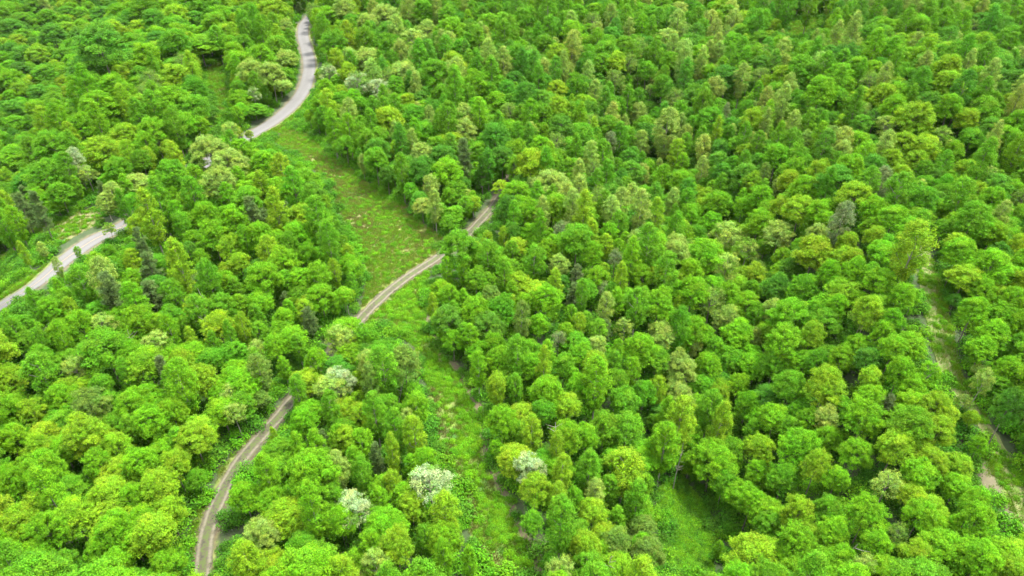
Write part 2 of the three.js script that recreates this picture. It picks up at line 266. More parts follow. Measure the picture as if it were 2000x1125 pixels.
function skin(n, f) { const d = new Uint8Array(n * n * 4); const e = (c) => Math.max(0, Math.min(255, 255 * (c <= 0.0031308 ? 12.92 * c : 1.055 * Math.pow(c, 1 / 2.4) - 0.055))); for (let j = 0; j < n; j++) for (let i = 0; i < n; i++) { const c = f((i + 0.5) / n, (j + 0.5) / n), k = (j * n + i) * 4; d[k] = e(c[0]); d[k + 1] = e(c[1]); d[k + 2] = e(c[2]); d[k + 3] = 255; } const t = new THREE.DataTexture(d, n, n); t.colorSpace = THREE.SRGBColorSpace; t.magFilter = THREE.LinearFilter; t.wrapS = t.wrapT = THREE.MirroredRepeatWrapping; t.needsUpdate = true; return t; }
const struct = (name, g, m) => { const o = new THREE.Mesh(g, m); o.name = numbered(name); o.userData.kind = 'structure'; o.receiveShadow = true; scene.add(o); return o; };
{
  const r = rng(11);
  const asphalt = skin(512, (u, v) => { const s = (u - 0.5) * 8, w = fbm(s * 0.9, v * 3, 3), t = 0.93 + 0.14 * r(); const wheel = Math.exp(-(((Math.abs(s) - 1.25) / 0.45) ** 2)); let k = (0.062 + 0.007 * w + 0.008 * wheel) * t; if (Math.abs(noise(s * 1.3 + 4, v * 16) + 0.35 * noise(s * 4, v * 40)) < 0.018) k *= 0.62; return [k, k * 0.985, k * 0.95]; });
  struct('paved_road', ribbon(ROAD, [-2.05, -1.45, -0.8, 0, 0.8, 1.45, 2.05], 0.07, (o) => 0.04 * (1 - Math.abs(o) / 2.05), 0.1, 3), new THREE.MeshStandardMaterial({ map: asphalt, roughness: 0.85 }));
  const line = ribbon(ROAD.slice(0, Math.round(ROAD.length * 0.35)), [-0.06, 0.06], 0.117), linePaint = new THREE.MeshStandardMaterial({ color: new THREE.Color().setRGB(0.17, 0.12, 0.05), roughness: 0.8 });
  struct('road_marking', line, linePaint);
  const dirt = skin(512, (u, v) => {
    const s = (u - 0.5) * 8, e = fbm(s * 1.2, v * 9, 4), t = 0.85 + 0.3 * r(), rut = Math.exp(-(((Math.abs(s + 0.15 * noise(v * 4, 3)) - 0.7) / (0.2 + 0.06 * noise(v * 5, 8)) ) ** 2));
    const m = fbm(s * 3, v * 24, 3, 4), c = [0.04 + 0.03 * e + 0.03 * m, 0.035 + 0.02 * e + 0.022 * m, 0.02 + 0.012 * e + 0.012 * m], grass = smooth(-0.1, 0.3, e + m + 0.15 - Math.abs(s) * 0.3) * (Math.abs(s) < 0.45 || Math.abs(s) > 0.95 ? 0.85 : 0.12);
    const k = rut * smooth(-0.5, 0.1, noise(v * 6, s * 0.5, 5) + 0.25) ; return [lerp(lerp(c[0], 0.08 + 0.04 * m, k), 0.032, grass) * t, lerp(lerp(c[1], 0.073 + 0.035 * m, k), 0.05, grass) * t, lerp(lerp(c[2], 0.051 + 0.025 * m, k), 0.008, grass) * t];
  });
  struct('dirt_track', ribbon(TRACK, [-1.04, -0.92, -0.7, -0.48, -0.18, 0.18, 0.48, 0.7, 0.92, 1.04], 0.12, (o) => { const a = Math.abs(o); return a > 1.0 ? -0.08 : -0.09 * Math.exp(-(((a - 0.7) / 0.2) ** 2)); }, 0.5, 5), new THREE.MeshStandardMaterial({ map: dirt, roughness: 1 }));
  const turf = skin(256, (u, v) => { const s = (u - 0.5) * 8, e = fbm(s * 1.1, v * 9, 3), t = 0.8 + 0.4 * r(), k = smooth(-0.25, 0.3, e + 0.3 * Math.exp(-(((Math.abs(s) - 0.75) / 0.3) ** 2))); return [lerp(0.055, 0.085, k) * t, lerp(0.095, 0.095, k) * t, lerp(0.01, 0.03, k) * t]; });
  const soil = skin(256, (u, v) => { const s = (u - 0.5) * 8, e = fbm(s * 2, v * 16, 3), t = 0.8 + 0.4 * r(), g = smooth(0.0, 0.35, e + 0.05); return [lerp(0.05, 0.05, g) * t, lerp(0.039, 0.085, g) * t, lerp(0.021, 0.01, g) * t]; });
  struct('worn_path', ribbon(SCAR, [-0.6, -0.3, 0.3, 0.6], 0.1, (o) => Math.abs(o) > 0.5 ? -0.07 : -0.02, 0.3, 9), new THREE.MeshStandardMaterial({ map: soil, roughness: 1 }));
  struct('grassy_lane', ribbon(LANE, [-1.1, -0.8, -0.4, 0, 0.4, 0.8, 1.1], 0.1, (o) => -0.05 * Math.exp(-(((Math.abs(o) - 0.7) / 0.25) ** 2)), 0.4, 7), new THREE.MeshStandardMaterial({ map: turf, roughness: 1 }));
}

// ------------------------------------------------------------------ trees read off the photograph
// Nine zoomed views of the photograph, each magnified 2.8129 times, with their corners. Rows: [kind and colour, x, y, crown width, ...] in pixels of the view.
const VIEWS = [[0, 0], [650, 0], [1300, 0], [0, 380], [650, 380], [1300, 380], [0, 725], [650, 725], [1300, 725]], MAG = 2.8129;
const LIST = [
  [['pp', 250, 40, 110], ['mt', 560, 80, 200, 720, 110, 120, 850, 120, 150, 1080, 110, 130, 290, 190, 220, 560, 260, 150, 410, 430, 120, 210, 510, 140, 430, 200, 120, 60, 150, 140, 130, 300, 150, 60, 600, 150], ['mm', 730, 240, 170, 250, 410, 170, 1340, 250, 130, 880, 310, 130, 1400, 600, 140, 1060, 600, 220, 300, 800, 220, 240, 960, 220, 650, 930, 150, 950, 970, 200, 1060, 960, 100, 40, 1060, 150, 330, 1060, 150, 1900, 800, 130, 1860, 560, 110, 1830, 240, 170],
    ['mb', 60, 440, 150, 1100, 250, 230, 1430, 320, 180, 1290, 560, 120, 620, 470, 170, 540, 580, 200, 960, 560, 220, 850, 720, 190, 440, 690, 160, 80, 860, 190, 1450, 900, 170, 1530, 1050, 180, 960, 1080, 150, 1800, 90, 160, 1790, 490, 110], ['my', 1240, 180, 130, 1490, 60, 200, 960, 420, 190, 720, 380, 110, 380, 580, 160, 690, 740, 170, 560, 830, 230, 1920, 60, 130, 1700, 640, 100],
    ['mp', 1570, 150, 150, 1570, 330, 150, 1380, 400, 170, 1540, 470, 180, 1490, 410, 150, 1150, 830, 200, 1260, 900, 200, 1370, 740, 80, 780, 1000, 190, 1200, 1010, 200, 1920, 310, 110], ['md', 1660, 280, 70, 640, 620, 110, 1160, 610, 150], ['sw', 1395, 520, 80, 1800, 400, 120, 1930, 470, 110], ['sp', 1270, 720, 140, 480, 960, 110], ['go', 830, 450, 150, 780, 520, 110, 1000, 350, 120, 1680, 60, 100], ['pw', 425, 910, 110], ['py', 930, 830, 110, 1710, 420, 80], ['pp', 620, 1070, 120, 1920, 640, 110], ['pb', 1830, 700, 120], ['no', 150, 1090, 120]],
  [['mp', 60, 50, 140, 290, 90, 170, 190, 140, 150, 520, 170, 130, 190, 330, 190, 390, 410, 180, 720, 640, 150, 720, 720, 140, 490, 850, 150, 1200, 1010, 210], ['sp', 440, 220, 170, 1830, 210, 150], ['my', 40, 150, 90, 1240, 300, 150, 1230, 490, 120, 1240, 600, 150], ['mb', 650, 170, 190, 860, 130, 160, 780, 460, 150, 900, 560, 150, 1390, 240, 120, 980, 710, 140, 1150, 720, 110, 1140, 820, 150, 1010, 1060, 170], ['mm', 490, 60, 150, 1060, 110, 170, 310, 250, 140, 560, 400, 170, 1000, 550, 110, 1340, 470, 130, 1600, 250, 120, 1480, 350, 120, 830, 780, 110, 40, 800, 110, 640, 1080, 100, 430, 1050, 90], ['md', 1000, 440, 120, 930, 870, 150, 720, 1020, 100, 1900, 1000, 150],
    ['sw', 140, 460, 150, 250, 490, 130, 10, 420, 80], ['pp', 940, 350, 110, 1300, 400, 70, 1450, 180, 90, 1680, 640, 110, 1690, 820, 110, 1830, 730, 160, 1600, 700, 70, 1790, 930, 60, 440, 800, 80, 165, 900, 50, 540, 1040, 110, 1350, 970, 100, 1350, 1080, 130, 1640, 1100, 120], ['pm', 1180, 90, 130, 870, 420, 130, 1620, 570, 100, 1480, 880, 130, 210, 700, 110, 1450, 1020, 90, 1560, 940, 90], ['py', 1430, 730, 90, 300, 850, 70], ['pg', 1520, 800, 90], ['pb', 100, 640, 90, 90, 720, 100, 770, 1100, 80], ['go', 1550, 440, 130], ['no', 1780, 330, 60, 720, 880, 140], ['nd', 820, 950, 110]],
  [['mp', 70, 60, 120], ['sp', 20, 200, 100, 1520, 750, 130, 1210, 690, 130, 1790, 960, 110], ['mb', 260, 50, 90, 240, 400, 100, 1330, 310, 140, 1700, 430, 140, 850, 510, 200, 1250, 600, 150, 1560, 590, 150, 1050, 790, 180, 1580, 840, 120, 1870, 760, 170, 90, 1010, 170, 700, 930, 130, 1010, 930, 180, 760, 1040, 170, 1900, 1050, 150], ['mm', 520, 220, 120, 1660, 250, 120, 1330, 420, 120, 700, 620, 120, 1680, 760, 150, 370, 900, 100, 1420, 1020, 130], ['my', 600, 140, 80, 1060, 280, 90, 1290, 230, 120, 1450, 240, 150, 1550, 380, 160, 640, 420, 130, 1080, 540, 120, 1200, 530, 160, 1370, 650, 220, 480, 660, 150, 1310, 790, 150, 1240, 880, 140, 230, 1080, 120, 840, 950, 150, 1290, 970, 140, 1700, 1060, 150, 1650, 930, 130], ['md', 900, 310, 150, 1850, 450, 150], ['mo', 770, 780, 130, 900, 750, 130],
    ['pp', 370, 130, 110, 820, 220, 90, 930, 230, 100, 1020, 210, 120, 1600, 60, 90, 670, 490, 90, 1200, 440, 90, 200, 940, 90], ['pm', 440, 50, 80, 350, 330, 100, 700, 280, 120, 1830, 260, 100, 1510, 60, 80, 500, 530, 90, 430, 760, 90], ['py', 430, 250, 70, 540, 470, 80, 280, 740, 80, 60, 870, 120], ['pb', 620, 760, 80], ['pg', 330, 630, 90, 1180, 1030, 130], ['po', 540, 970, 80], ['go', 230, 90, 80, 330, 190, 100, 1690, 150, 80], ['gd', 1150, 650, 130]],
  [['no', 130, 90, 160, 220, 90, 120, 780, 290, 120, 830, 420, 180, 830, 560, 200, 620, 560, 200, 1700, 690, 130], ['ng', 910, 1000, 130], ['mb', 350, 60, 180, 440, 720, 180, 1130, 110, 150, 1270, 140, 190, 1170, 220, 170, 1430, 230, 160, 1520, 250, 150, 1060, 250, 120, 1240, 470, 120, 1450, 460, 200, 1430, 600, 180, 1650, 470, 180, 1690, 330, 120, 1760, 560, 170, 1920, 380, 110, 1560, 680, 120, 1510, 830, 140, 1740, 920, 140, 1280, 1010, 110], ['my', 760, 170, 140, 1660, 120, 180, 1320, 380, 150, 1110, 1010, 180, 1000, 920, 150, 60, 1000, 150, 380, 1080, 150], ['mm', 600, 320, 130, 950, 300, 120, 1220, 620, 170, 560, 1050, 130, 1110, 550, 120], ['md', 1040, 320, 100],
    ['pp', 620, 50, 110, 270, 300, 120, 320, 400, 100, 580, 480, 160], ['py', 130, 320, 110, 970, 480, 80, 390, 640, 90, 1055, 810, 90, 1340, 740, 90, 1840, 430, 80], ['pb', 430, 320, 80, 330, 530, 110, 350, 800, 110, 940, 760, 100, 1560, 950, 90], ['pm', 200, 610, 170, 90, 760, 110, 230, 810, 90, 1180, 830, 90, 1270, 790, 70, 1640, 840, 100, 260, 920, 100, 700, 1000, 120, 1640, 1080, 80], ['po', 1430, 980, 140], ['sp', 600, 190, 140, 570, 720, 160, 420, 950, 150, 850, 830, 180, 1410, 850, 110, 1860, 790, 160, 1270, 1100, 90], ['sw', 1860, 1020, 170], ['sy', 1940, 560, 80], ['gg', 1080, 480, 90]],
  [['mb', 120, 410, 130, 60, 560, 140, 930, 390, 130, 1180, 310, 100, 1430, 330, 130, 1170, 580, 200, 780, 640, 180, 640, 560, 130, 1050, 600, 110, 1130, 720, 100, 1520, 210, 110, 1700, 450, 120, 1790, 600, 200, 1900, 520, 120, 1460, 450, 100, 1690, 850, 200, 660, 800, 120, 880, 830, 100, 910, 900, 120, 1180, 1070, 180, 1350, 1060, 120], ['mp', 490, 60, 120, 1240, 390, 130, 1450, 830, 130, 1670, 250, 120, 1880, 290, 150, 1800, 770, 180, 1900, 920, 130, 50, 800, 150, 200, 930, 130], ['mm', 640, 150, 110, 510, 120, 120, 700, 290, 250, 1820, 170, 120, 1080, 860, 90, 1270, 940, 100, 190, 780, 160], ['md', 980, 210, 110], ['mo', 870, 560, 130, 390, 930, 210], ['my', 1440, 940, 160],
    ['pp', 560, 60, 100, 1150, 120, 110, 1500, 630, 110, 1690, 90, 140, 1580, 60, 120], ['py', 770, 50, 110, 850, 260, 60, 940, 240, 40, 1580, 470, 100, 1220, 500, 110, 550, 620, 100, 1350, 720, 100, 1160, 950, 110, 900, 1060, 120, 1780, 1080, 120], ['pb', 630, 420, 90, 720, 430, 70, 1790, 360, 100, 1640, 980, 120, 1560, 880, 80, 760, 800, 110, 800, 960, 110], ['pm', 1370, 560, 90, 1570, 170, 130, 1000, 1050, 100], ['po', 1040, 700, 110, 210, 1050, 120], ['gg', 1265, 200, 130, 1550, 350, 90, 1490, 520, 90, 1240, 800, 100], ['ng', 1340, 460, 130], ['sp', 1600, 730, 90], ['sw', 60, 1030, 150]],
  [['sp', 330, 230, 200, 440, 310, 170, 330, 400, 170, 1740, 980, 110], ['sb', 1440, 980, 200], ['mp', 60, 320, 150, 620, 220, 180, 840, 220, 130, 340, 680, 160, 590, 640, 150, 90, 960, 170], ['my', 1150, 230, 130, 1000, 260, 130, 1030, 350, 120, 1110, 650, 200, 880, 1030, 200, 1130, 1010, 130, 290, 1090, 100, 1930, 290, 100], ['mb', 1250, 130, 200, 640, 350, 110, 150, 540, 200, 340, 560, 170, 160, 740, 160, 900, 430, 130, 1040, 420, 150, 1180, 480, 180, 1300, 560, 150, 930, 500, 130, 1240, 700, 130, 940, 620, 110, 660, 820, 250, 1060, 830, 150, 970, 900, 120, 1250, 850, 180, 1190, 770, 150, 1290, 970, 150, 230, 940, 160, 400, 1040, 110, 1360, 570, 90, 1610, 320, 200, 1600, 150, 130, 1740, 520, 150, 1690, 640, 180, 1900, 460, 170, 1900, 580, 150, 1800, 770, 200, 1740, 850, 180, 1930, 720, 130, 1880, 960, 150], ['mm', 470, 530, 110, 500, 660, 130, 270, 850, 150, 760, 520, 170, 880, 700, 180, 600, 930, 200, 830, 920, 130, 690, 1060, 190, 1560, 440, 130], ['md', 730, 350, 130, 615, 510, 170, 680, 410, 90, 1830, 320, 130, 1590, 580, 80], ['mo', 480, 780, 120], ['pg', 960, 170, 140], ['Py', 1350, 310, 240], ['pp', 160, 830, 100, 1830, 140, 110]],
  [['my', 60, 60, 160, 180, 230, 140, 460, 350, 250, 650, 420, 130, 1100, 50, 190, 1070, 370, 220, 960, 520, 180, 220, 430, 150, 600, 680, 250, 870, 640, 230, 930, 780, 180, 130, 840, 250, 730, 930, 150], ['mb', 340, 150, 180, 740, 180, 220, 830, 280, 220, 950, 230, 110, 80, 370, 120, 240, 540, 230, 60, 610, 150, 540, 510, 150, 740, 700, 150, 270, 880, 230, 60, 960, 200, 640, 880, 250, 560, 980, 180, 190, 1020, 200, 920, 1060, 200, 650, 1060, 170, 1340, 690, 170, 1500, 720, 180, 1880, 820, 130, 1660, 290, 130], ['mo', 500, 190, 200, 1470, 150, 110], ['mm', 1120, 590, 160, 350, 1070, 150, 1660, 960, 110, 1760, 1040, 150], ['mp', 1430, 900, 200], ['sp', 1290, 230, 130, 1820, 100, 200], ['sw', 1920, 720, 120], ['pm', 940, 110, 100, 1640, 130, 90, 1820, 220, 120], ['py', 1510, 380, 110, 1360, 1060, 200], ['pb', 1470, 570, 200, 1640, 440, 120, 1740, 420, 130, 1860, 380, 110, 1720, 760, 180], ['pp', 1850, 550, 150]],
  [['my', 150, 240, 150, 430, 740, 150, 350, 950, 210, 60, 370, 130, 1290, 190, 190, 1110, 640, 180, 1430, 780, 200, 1380, 960, 170], ['mm', 300, 200, 110, 1100, 830, 200, 1600, 170, 200, 1560, 60, 130, 1200, 1050, 110], ['mb', 510, 500, 140, 40, 830, 160, 1170, 120, 200, 930, 270, 180, 900, 420, 160, 1390, 360, 170], ['mo', 1560, 940, 190, 1700, 870, 180, 1730, 1000, 190], ['mp', 1920, 150, 150], ['pp', 410, 290, 90, 1440, 680, 130], ['py', 450, 370, 150, 330, 450, 90, 330, 630, 110, 620, 790, 200, 900, 110, 120, 1090, 350, 140, 1230, 430, 80, 1260, 570, 130, 1230, 700, 120], ['Py', 1600, 560, 270], ['pm', 160, 570, 130, 510, 930, 110, 1000, 100, 100], ['pb', 260, 730, 130, 610, 1030, 130, 750, 1060, 120, 1660, 320, 60, 1830, 250, 120], ['no', 240, 480, 90], ['sp', 30, 560, 130, 230, 1060, 180, 1250, 1100, 80], ['sw', 130, 760, 210, 540, 620, 260, 1080, 530, 190]],
  [['mp', 60, 90, 140, 880, 260, 110], ['my', 300, 100, 130, 880, 110, 220, 1480, 200, 170, 1500, 330, 180, 1680, 260, 140, 1260, 420, 230, 830, 520, 170, 520, 430, 190, 1460, 500, 120, 730, 780, 210, 1380, 1010, 180, 1900, 1110, 80], ['mb', 170, 180, 100, 450, 180, 130, 600, 260, 220, 1090, 260, 220, 780, 270, 80, 900, 370, 150, 1350, 80, 180, 1050, 450, 180, 500, 560, 150, 940, 590, 160, 1400, 570, 230, 1600, 640, 200, 470, 720, 180, 1100, 790, 230, 1400, 790, 200, 1700, 830, 230, 1160, 960, 150, 720, 950, 230, 650, 1060, 170, 1720, 1040, 270, 960, 1040, 160, 1700, 730, 150, 850, 1060, 120, 1720, 410, 110], ['mm', 680, 80, 190, 650, 590, 190, 890, 760, 160, 570, 850, 150, 320, 610, 130, 1840, 80, 150], ['md', 1890, 200, 170], ['py', 300, 310, 150], ['pb', 290, 980, 110], ['ng', 1210, 210, 130], ['go', 1270, 900, 110], ['gp', 1220, 620, 180], ['sp', 1640, 170, 170, 1080, 1080, 120, 1740, 60, 100]],
];
const aboveLine = (L, px, py) => { for (let i = 0; i + 1 < L.length; i++) if (px >= L[i][0] && px < L[i + 1][0]) return py < lerp(L[i][1], L[i + 1][1], (px - L[i][0]) / (L[i + 1][0] - L[i][0])); return false; };
const ROADLINE = [[-200, 720], [0, 600], [250, 432], [490, 262], [560, 205], [600, 150], [640, -100]];
const seenPolys = Object.values(SEEN).map((p) => [p, [Math.min(...p.map((q) => q[0])), Math.max(...p.map((q) => q[0])), Math.min(...p.map((q) => q[1])), Math.max(...p.map((q) => q[1]))]]);
const hidesOpen = (x, y, z, Rw, T, count) => { let n = 0; for (const f of [1, 0.82, 0.62, 0.42]) for (const sx of [-1, -0.5, 0, 0.5, 1]) { const [a, b] = project(x + sx * Rw * (f === 1 ? 0.5 : 1), y + T * f, z); for (const [P, q] of seenPolys) if (a > q[0] && a < q[1] && b > q[2] && b < q[3] && inPoly(P, a, b)) { if (!count) return true; n++; } } return count ? n : false; };
const FARZ = hit(970, 398)[1];
const trees = [];                                                       // { kind, col, x, z, y, s, sy, px, py, wpx }
const HAND = [];
LIST.forEach((rows, v) => rows.forEach(([kc, ...n]) => { for (let i = 0; i < n.length; i += 3) HAND.push([kc[0].toLowerCase(), kc[0] === 'n' && kc[1] === 'o' ? 'e' : kc[1], VIEWS[v][0] + n[i] / MAG, VIEWS[v][1] + n[i + 1] / MAG, n[i + 2] / MAG, kc[0] === 'P']); }));
const rt = rng(77);
for (const [kind, col, px, py, w, round] of HAND) {
  const vi = round ? 2 : Math.floor(rt() * PROTO[kind].length), P = PROTO[kind][vi];
  let [x, z, dep] = hit(px, py, P.C), s = 1;
  for (let k = 0; k < 3; k++) { s = Math.min(1.75, Math.max(0.42, w * 0.9 * dep / FOCAL / P.D)); [x, z, dep] = hit(px, py, P.C * lerp(s, 1, 0.25)); }
  let sy0 = lerp(s, 1, 0.25) * (0.86 + 0.28 * rt()); let sy = sy0;
  for (let k = 0; k < 4; k++) { const [X, Z] = hit(px, py, P.C * sy0); if (hidesOpen(X, H(X, Z), Z, P.D * s / 2, P.T * sy0, true) < 2) break; s *= 0.88; sy0 *= 0.9; sy = sy0; }
  const fs = px < 640 && aboveLine(ROADLINE, px, py) ? [1, 0.9, 0.8, 0.7, 0.6, 0.5] : [1, 1.12, 0.88, 1.25, 0.76, 1.4, 0.64];
  search: for (const dx of [0, -14, 14, -28, 28]) for (const f of fs) { const [X, Z, D] = hit(px + dx, py, P.C * sy0 * f); if (pathDist(ROAD, X, Z) > 4.2 && (pathDist(TRACK, X, Z) > 2.1 || Z < FARZ) && pathDist(LANE, X, Z) > 2.2 && !openAt(X, Z)) { x = X; z = Z; dep = D; sy = sy0 * f; break search; } }
  trees.push({ kind, col, vi, P, x, z, s, sy, px, py, w, hand: true, dep });
}
console.log('hand trees', trees.length);

// ------------------------------------------------------------------ the rest of the forest, filled in between them
const CELL = 10, grid = new Map(), keyOf = (x, z) => Math.floor(x / CELL) * 4096 + Math.floor(z / CELL);
const put = (t) => { const k = keyOf(t.x, t.z); (grid.get(k) ?? grid.set(k, []).get(k)).push(t); };
trees.forEach(put);
const clash = (x, z, R, f) => { for (let i = -1; i <= 1; i++) for (let j = -1; j <= 1; j++) for (const t of grid.get(keyOf(x + i * CELL, z + j * CELL)) ?? []) if (Math.hypot(x - t.x, z - t.z) < f * (R + t.P.D * t.s / 2)) return true; return false; };
const ROADT = ROAD.filter((_, i) => i % 2 === 0), TRACKT = TRACK.filter((_, i) => i % 3 === 0);
const clearOf = (x, z, R) => pathDist(ROADT, x, z) > ROAD_W / 2 + R * 0.7 + 0.6 && (z < FARZ ? pathDist(TRACKT, x, z) > 0.4 + R * 0.1 : pathDist(TRACKT, x, z) > 1.4 + R * 0.5) && pathDist(LANE, x, z) > 1.0 + R * 0.45;
const hgrid = HAND.map((h) => [h[2], h[3], h[4] / 2]);
const LINE_FAR = [[-200, 400], [0, 285], [230, 165], [400, 100], [520, 0], [560, -80]];
function fillLook(px, py, x, z, r) {                                     // which kind and colour grows where
  const n = fbm(x / 26, z / 26, 2, 31), q = r();
  if (aboveLine(LINE_FAR, px, py)) return ['m', 'bbmmyd'[Math.floor(r() * 6)]];   // broad old trees, the same greens as elsewhere
  if (px > 1350 && py > 380) return q < 0.03 ? ['g', 'o'] : q < 0.1 ? ['p', 'm'] : ['m', n + q * 0.5 > 0.42 ? 'y' : q < 0.6 ? 'b' : q < 0.9 ? 'm' : 'd'];
  if (py < 420 && px > 700) { if (q < 0.04) return ['g', 'o']; if (q < 0.46) return ['p', 'mtbpmpm'[Math.floor(r() * 7)]]; return ['m', 'bmmtdytm'[Math.floor(r() * 8)]]; }
  if (px < 620 && py > 600) return q < 0.16 ? ['p', 'mbm'[Math.floor(r() * 3)]] : ['m', 'bbyymbm'[Math.floor(r() * 7)]];
  return q < 0.5 ? ['p', 'mbymb'[Math.floor(r() * 5)]] : q < 0.53 ? ['n', 'e'] : ['m', 'bbmmyd'[Math.floor(r() * 6)]];
}
{
  const r = rng(4242), cand = [];
  for (let z = -620; z < -28; z += 3.1) for (let x = -480; x < 330; x += 3.1) { const X = x + (r() - 0.5) * 3, Z = z + (r() - 0.5) * 3, y = H(X, Z), [px, py, dep] = project(X, y + 8, Z); if (dep > 20 && px > -200 && px < 2200 && py > -150 && py < 1300) cand.push([X, Z, px, py, r(), dep]); }
  cand.sort((a, b) => a[4] - b[4]);
  for (const pass of [0, 1]) for (const [x, z, px, py, , dep] of cand) {
    const [kind, col] = fillLook(px, py, x, z, r), vi = Math.floor(r() * PROTO[kind].length), P = PROTO[kind][vi], far = aboveLine(LINE_FAR, px, py);
    const s = (pass ? 0.42 + 0.2 * r() : (kind === 'm' ? 0.46 + 0.38 * r() : 0.6 + 0.36 * r())) * (far ? 1.7 : dep > 190 ? 1.2 : 1), R = P.D * s / 2, sy = lerp(s, 1, 0.25) * (pass ? 0.72 : 0.92 + 0.16 * r());
    if (clash(x, z, R, pass ? 0.5 : 0.62) || openAt(x, z) || !clearOf(x, z, R)) continue;
    const y = H(x, z), T = P.T * sy; if (hidesOpen(x, y, z, R, T)) continue;
    const [cx, cyp] = project(x, y + P.C * sy, z), wp = R * FOCAL / dep; let bad = false;
    for (const [hx, hy, hr] of hgrid) if (Math.hypot(cx - hx, cyp - hy) < (pass ? hr * 0.35 + wp * 0.2 : hr * 0.62 + wp * 0.42)) { bad = true; break; }
    if (bad && trees.length) { // a nearer crown over one that the photograph shows: leave it out
      continue;
    }
    const t = { kind, col, vi, P, x, z, s, sy, px: cx, py: cyp, w: 2 * wp, dep }; trees.push(t); put(t);
  }
}
console.log('all trees', trees.length);

// labels ------------------------------------------------------------
const POLY_A = [[-100, 690], [0, 620], [500, 270], [545, 290], [650, 400], [700, 500], [712, 600], [600, 720], [560, 790], [430, 970], [390, 1150], [-100, 1150]];
const POLY_B = [[700, 630], [560, 800], [430, 1000], [420, 1150], [935, 1150], [862, 880], [832, 700], [760, 640]];
const LANELINE = [[1790, 300], [1815, 560], [1840, 690], [1900, 790], [1960, 890], [2010, 980]];
function where(px, py) {
  if (aboveLine(LINE_FAR, px, py)) return ['on the far slope', 'trees on the far slope'];
  if (inPoly(POLY_A, px, py)) return py < 640 ? ['between road and clearing', 'trees between paved road and clearing'] : ['between road and dirt track', 'trees between paved road and dirt track'];
  if (aboveLine(ROADLINE, px, py) && px < 615) return ['on the road\'s valley side', 'trees on the valley side of the road'];
  if (inPoly(POLY_B, px, py)) return ['between track and strip', 'trees between dirt track and cut strip'];
  const lx = (() => { for (let i = 0; i + 1 < LANELINE.length; i++) if (py >= LANELINE[i][1] && py < LANELINE[i + 1][1]) return lerp(LANELINE[i][0], LANELINE[i + 1][0], (py - LANELINE[i][1]) / (LANELINE[i + 1][1] - LANELINE[i][1])); return 1e9; })();
  if (px > lx) return ['outside the grassy lane', 'trees outside the grassy lane'];
  if (px < 1040 - Math.max(0, py - 260) * 0.55 && py < 470) return ['above the grassy clearing', 'trees above the clearing'];
  if (px > 1440 && py > 420) return ['in the lane\'s stand', 'trees beside the grassy lane'];
  if (px < 1180 && py > 440) return ['bordering the cut strip', 'trees bordering the cut strip'];
  if (py > 440) return ['in the middle hollow', 'trees in the hollow'];
  return px > 1400 ? ['near the tan clearing', 'trees on the upper slope'] : ['past the track\'s end', 'trees past the dirt track'];
}
const CW = { b: 'bright green', y: 'yellow-green', m: 'mid green', d: 'dark green', t: 'leaf green', p: 'pale green', w: 'silvery white-green', o: 'olive green', e: 'olive green', g: 'grey-green' };
const KW = { m: 'broadleaf', p: 'poplar', s: "loose tree", n: "pine tree", g: "thin tree" };
const NOTED = [[1780, 490, 'large yellow-green dome-shaped tree standing at the head of the grassy lane'], [1219, 924, 'large yellow-green dome-shaped tree beside the open patch of ground cover'], [842, 945, 'widest silvery white-green tree on the edge of the cut strip'], [696, 995, 'silvery white-green tree in the group below the widest silvery tree'], [1034, 913, 'silvery white-topped tree bordering the brown scar of the cut strip'], [700, 163, 'silvery white-green tree on the bend side of the paved road'], [900, 483, 'dark round tree in the fork where the dirt track meets the clearing'], [1100, 451, 'tall grey thin-leafed tree above the stand past the track fork'], [151, 703, 'pale loose-crowned tree among yellow-green poplars below the paved road'], [46, 412, 'olive pine with bare lower trunk on the bank of the paved road']];
function labelOf(t, near) {
  const D = t.P.D * t.s, size = t.kind === 'p' ? (D > 5.4 ? 'stout ' : D < 3.7 ? 'slim ' : '') : (D > 8.4 ? 'broad ' : D < 5.2 ? 'small ' : ''), [w, g] = where(t.px, t.py);
  for (const n of NOTED) if (t.hand && Math.hypot(n[0] - t.px, n[1] - t.py) < 5) return [n[2], g];
  const beside = near ? `beside ${CW[near.col][0] === "o" ? "an" : "a"} ${CW[near.col]} ${KW[near.kind]} ` : '';
  return [`${size}${CW[t.col]} ${KW[t.kind]}${t.kind === 'm' || t.kind === 'p' ? ' tree' : ''} ${beside}${w}`, g];
}

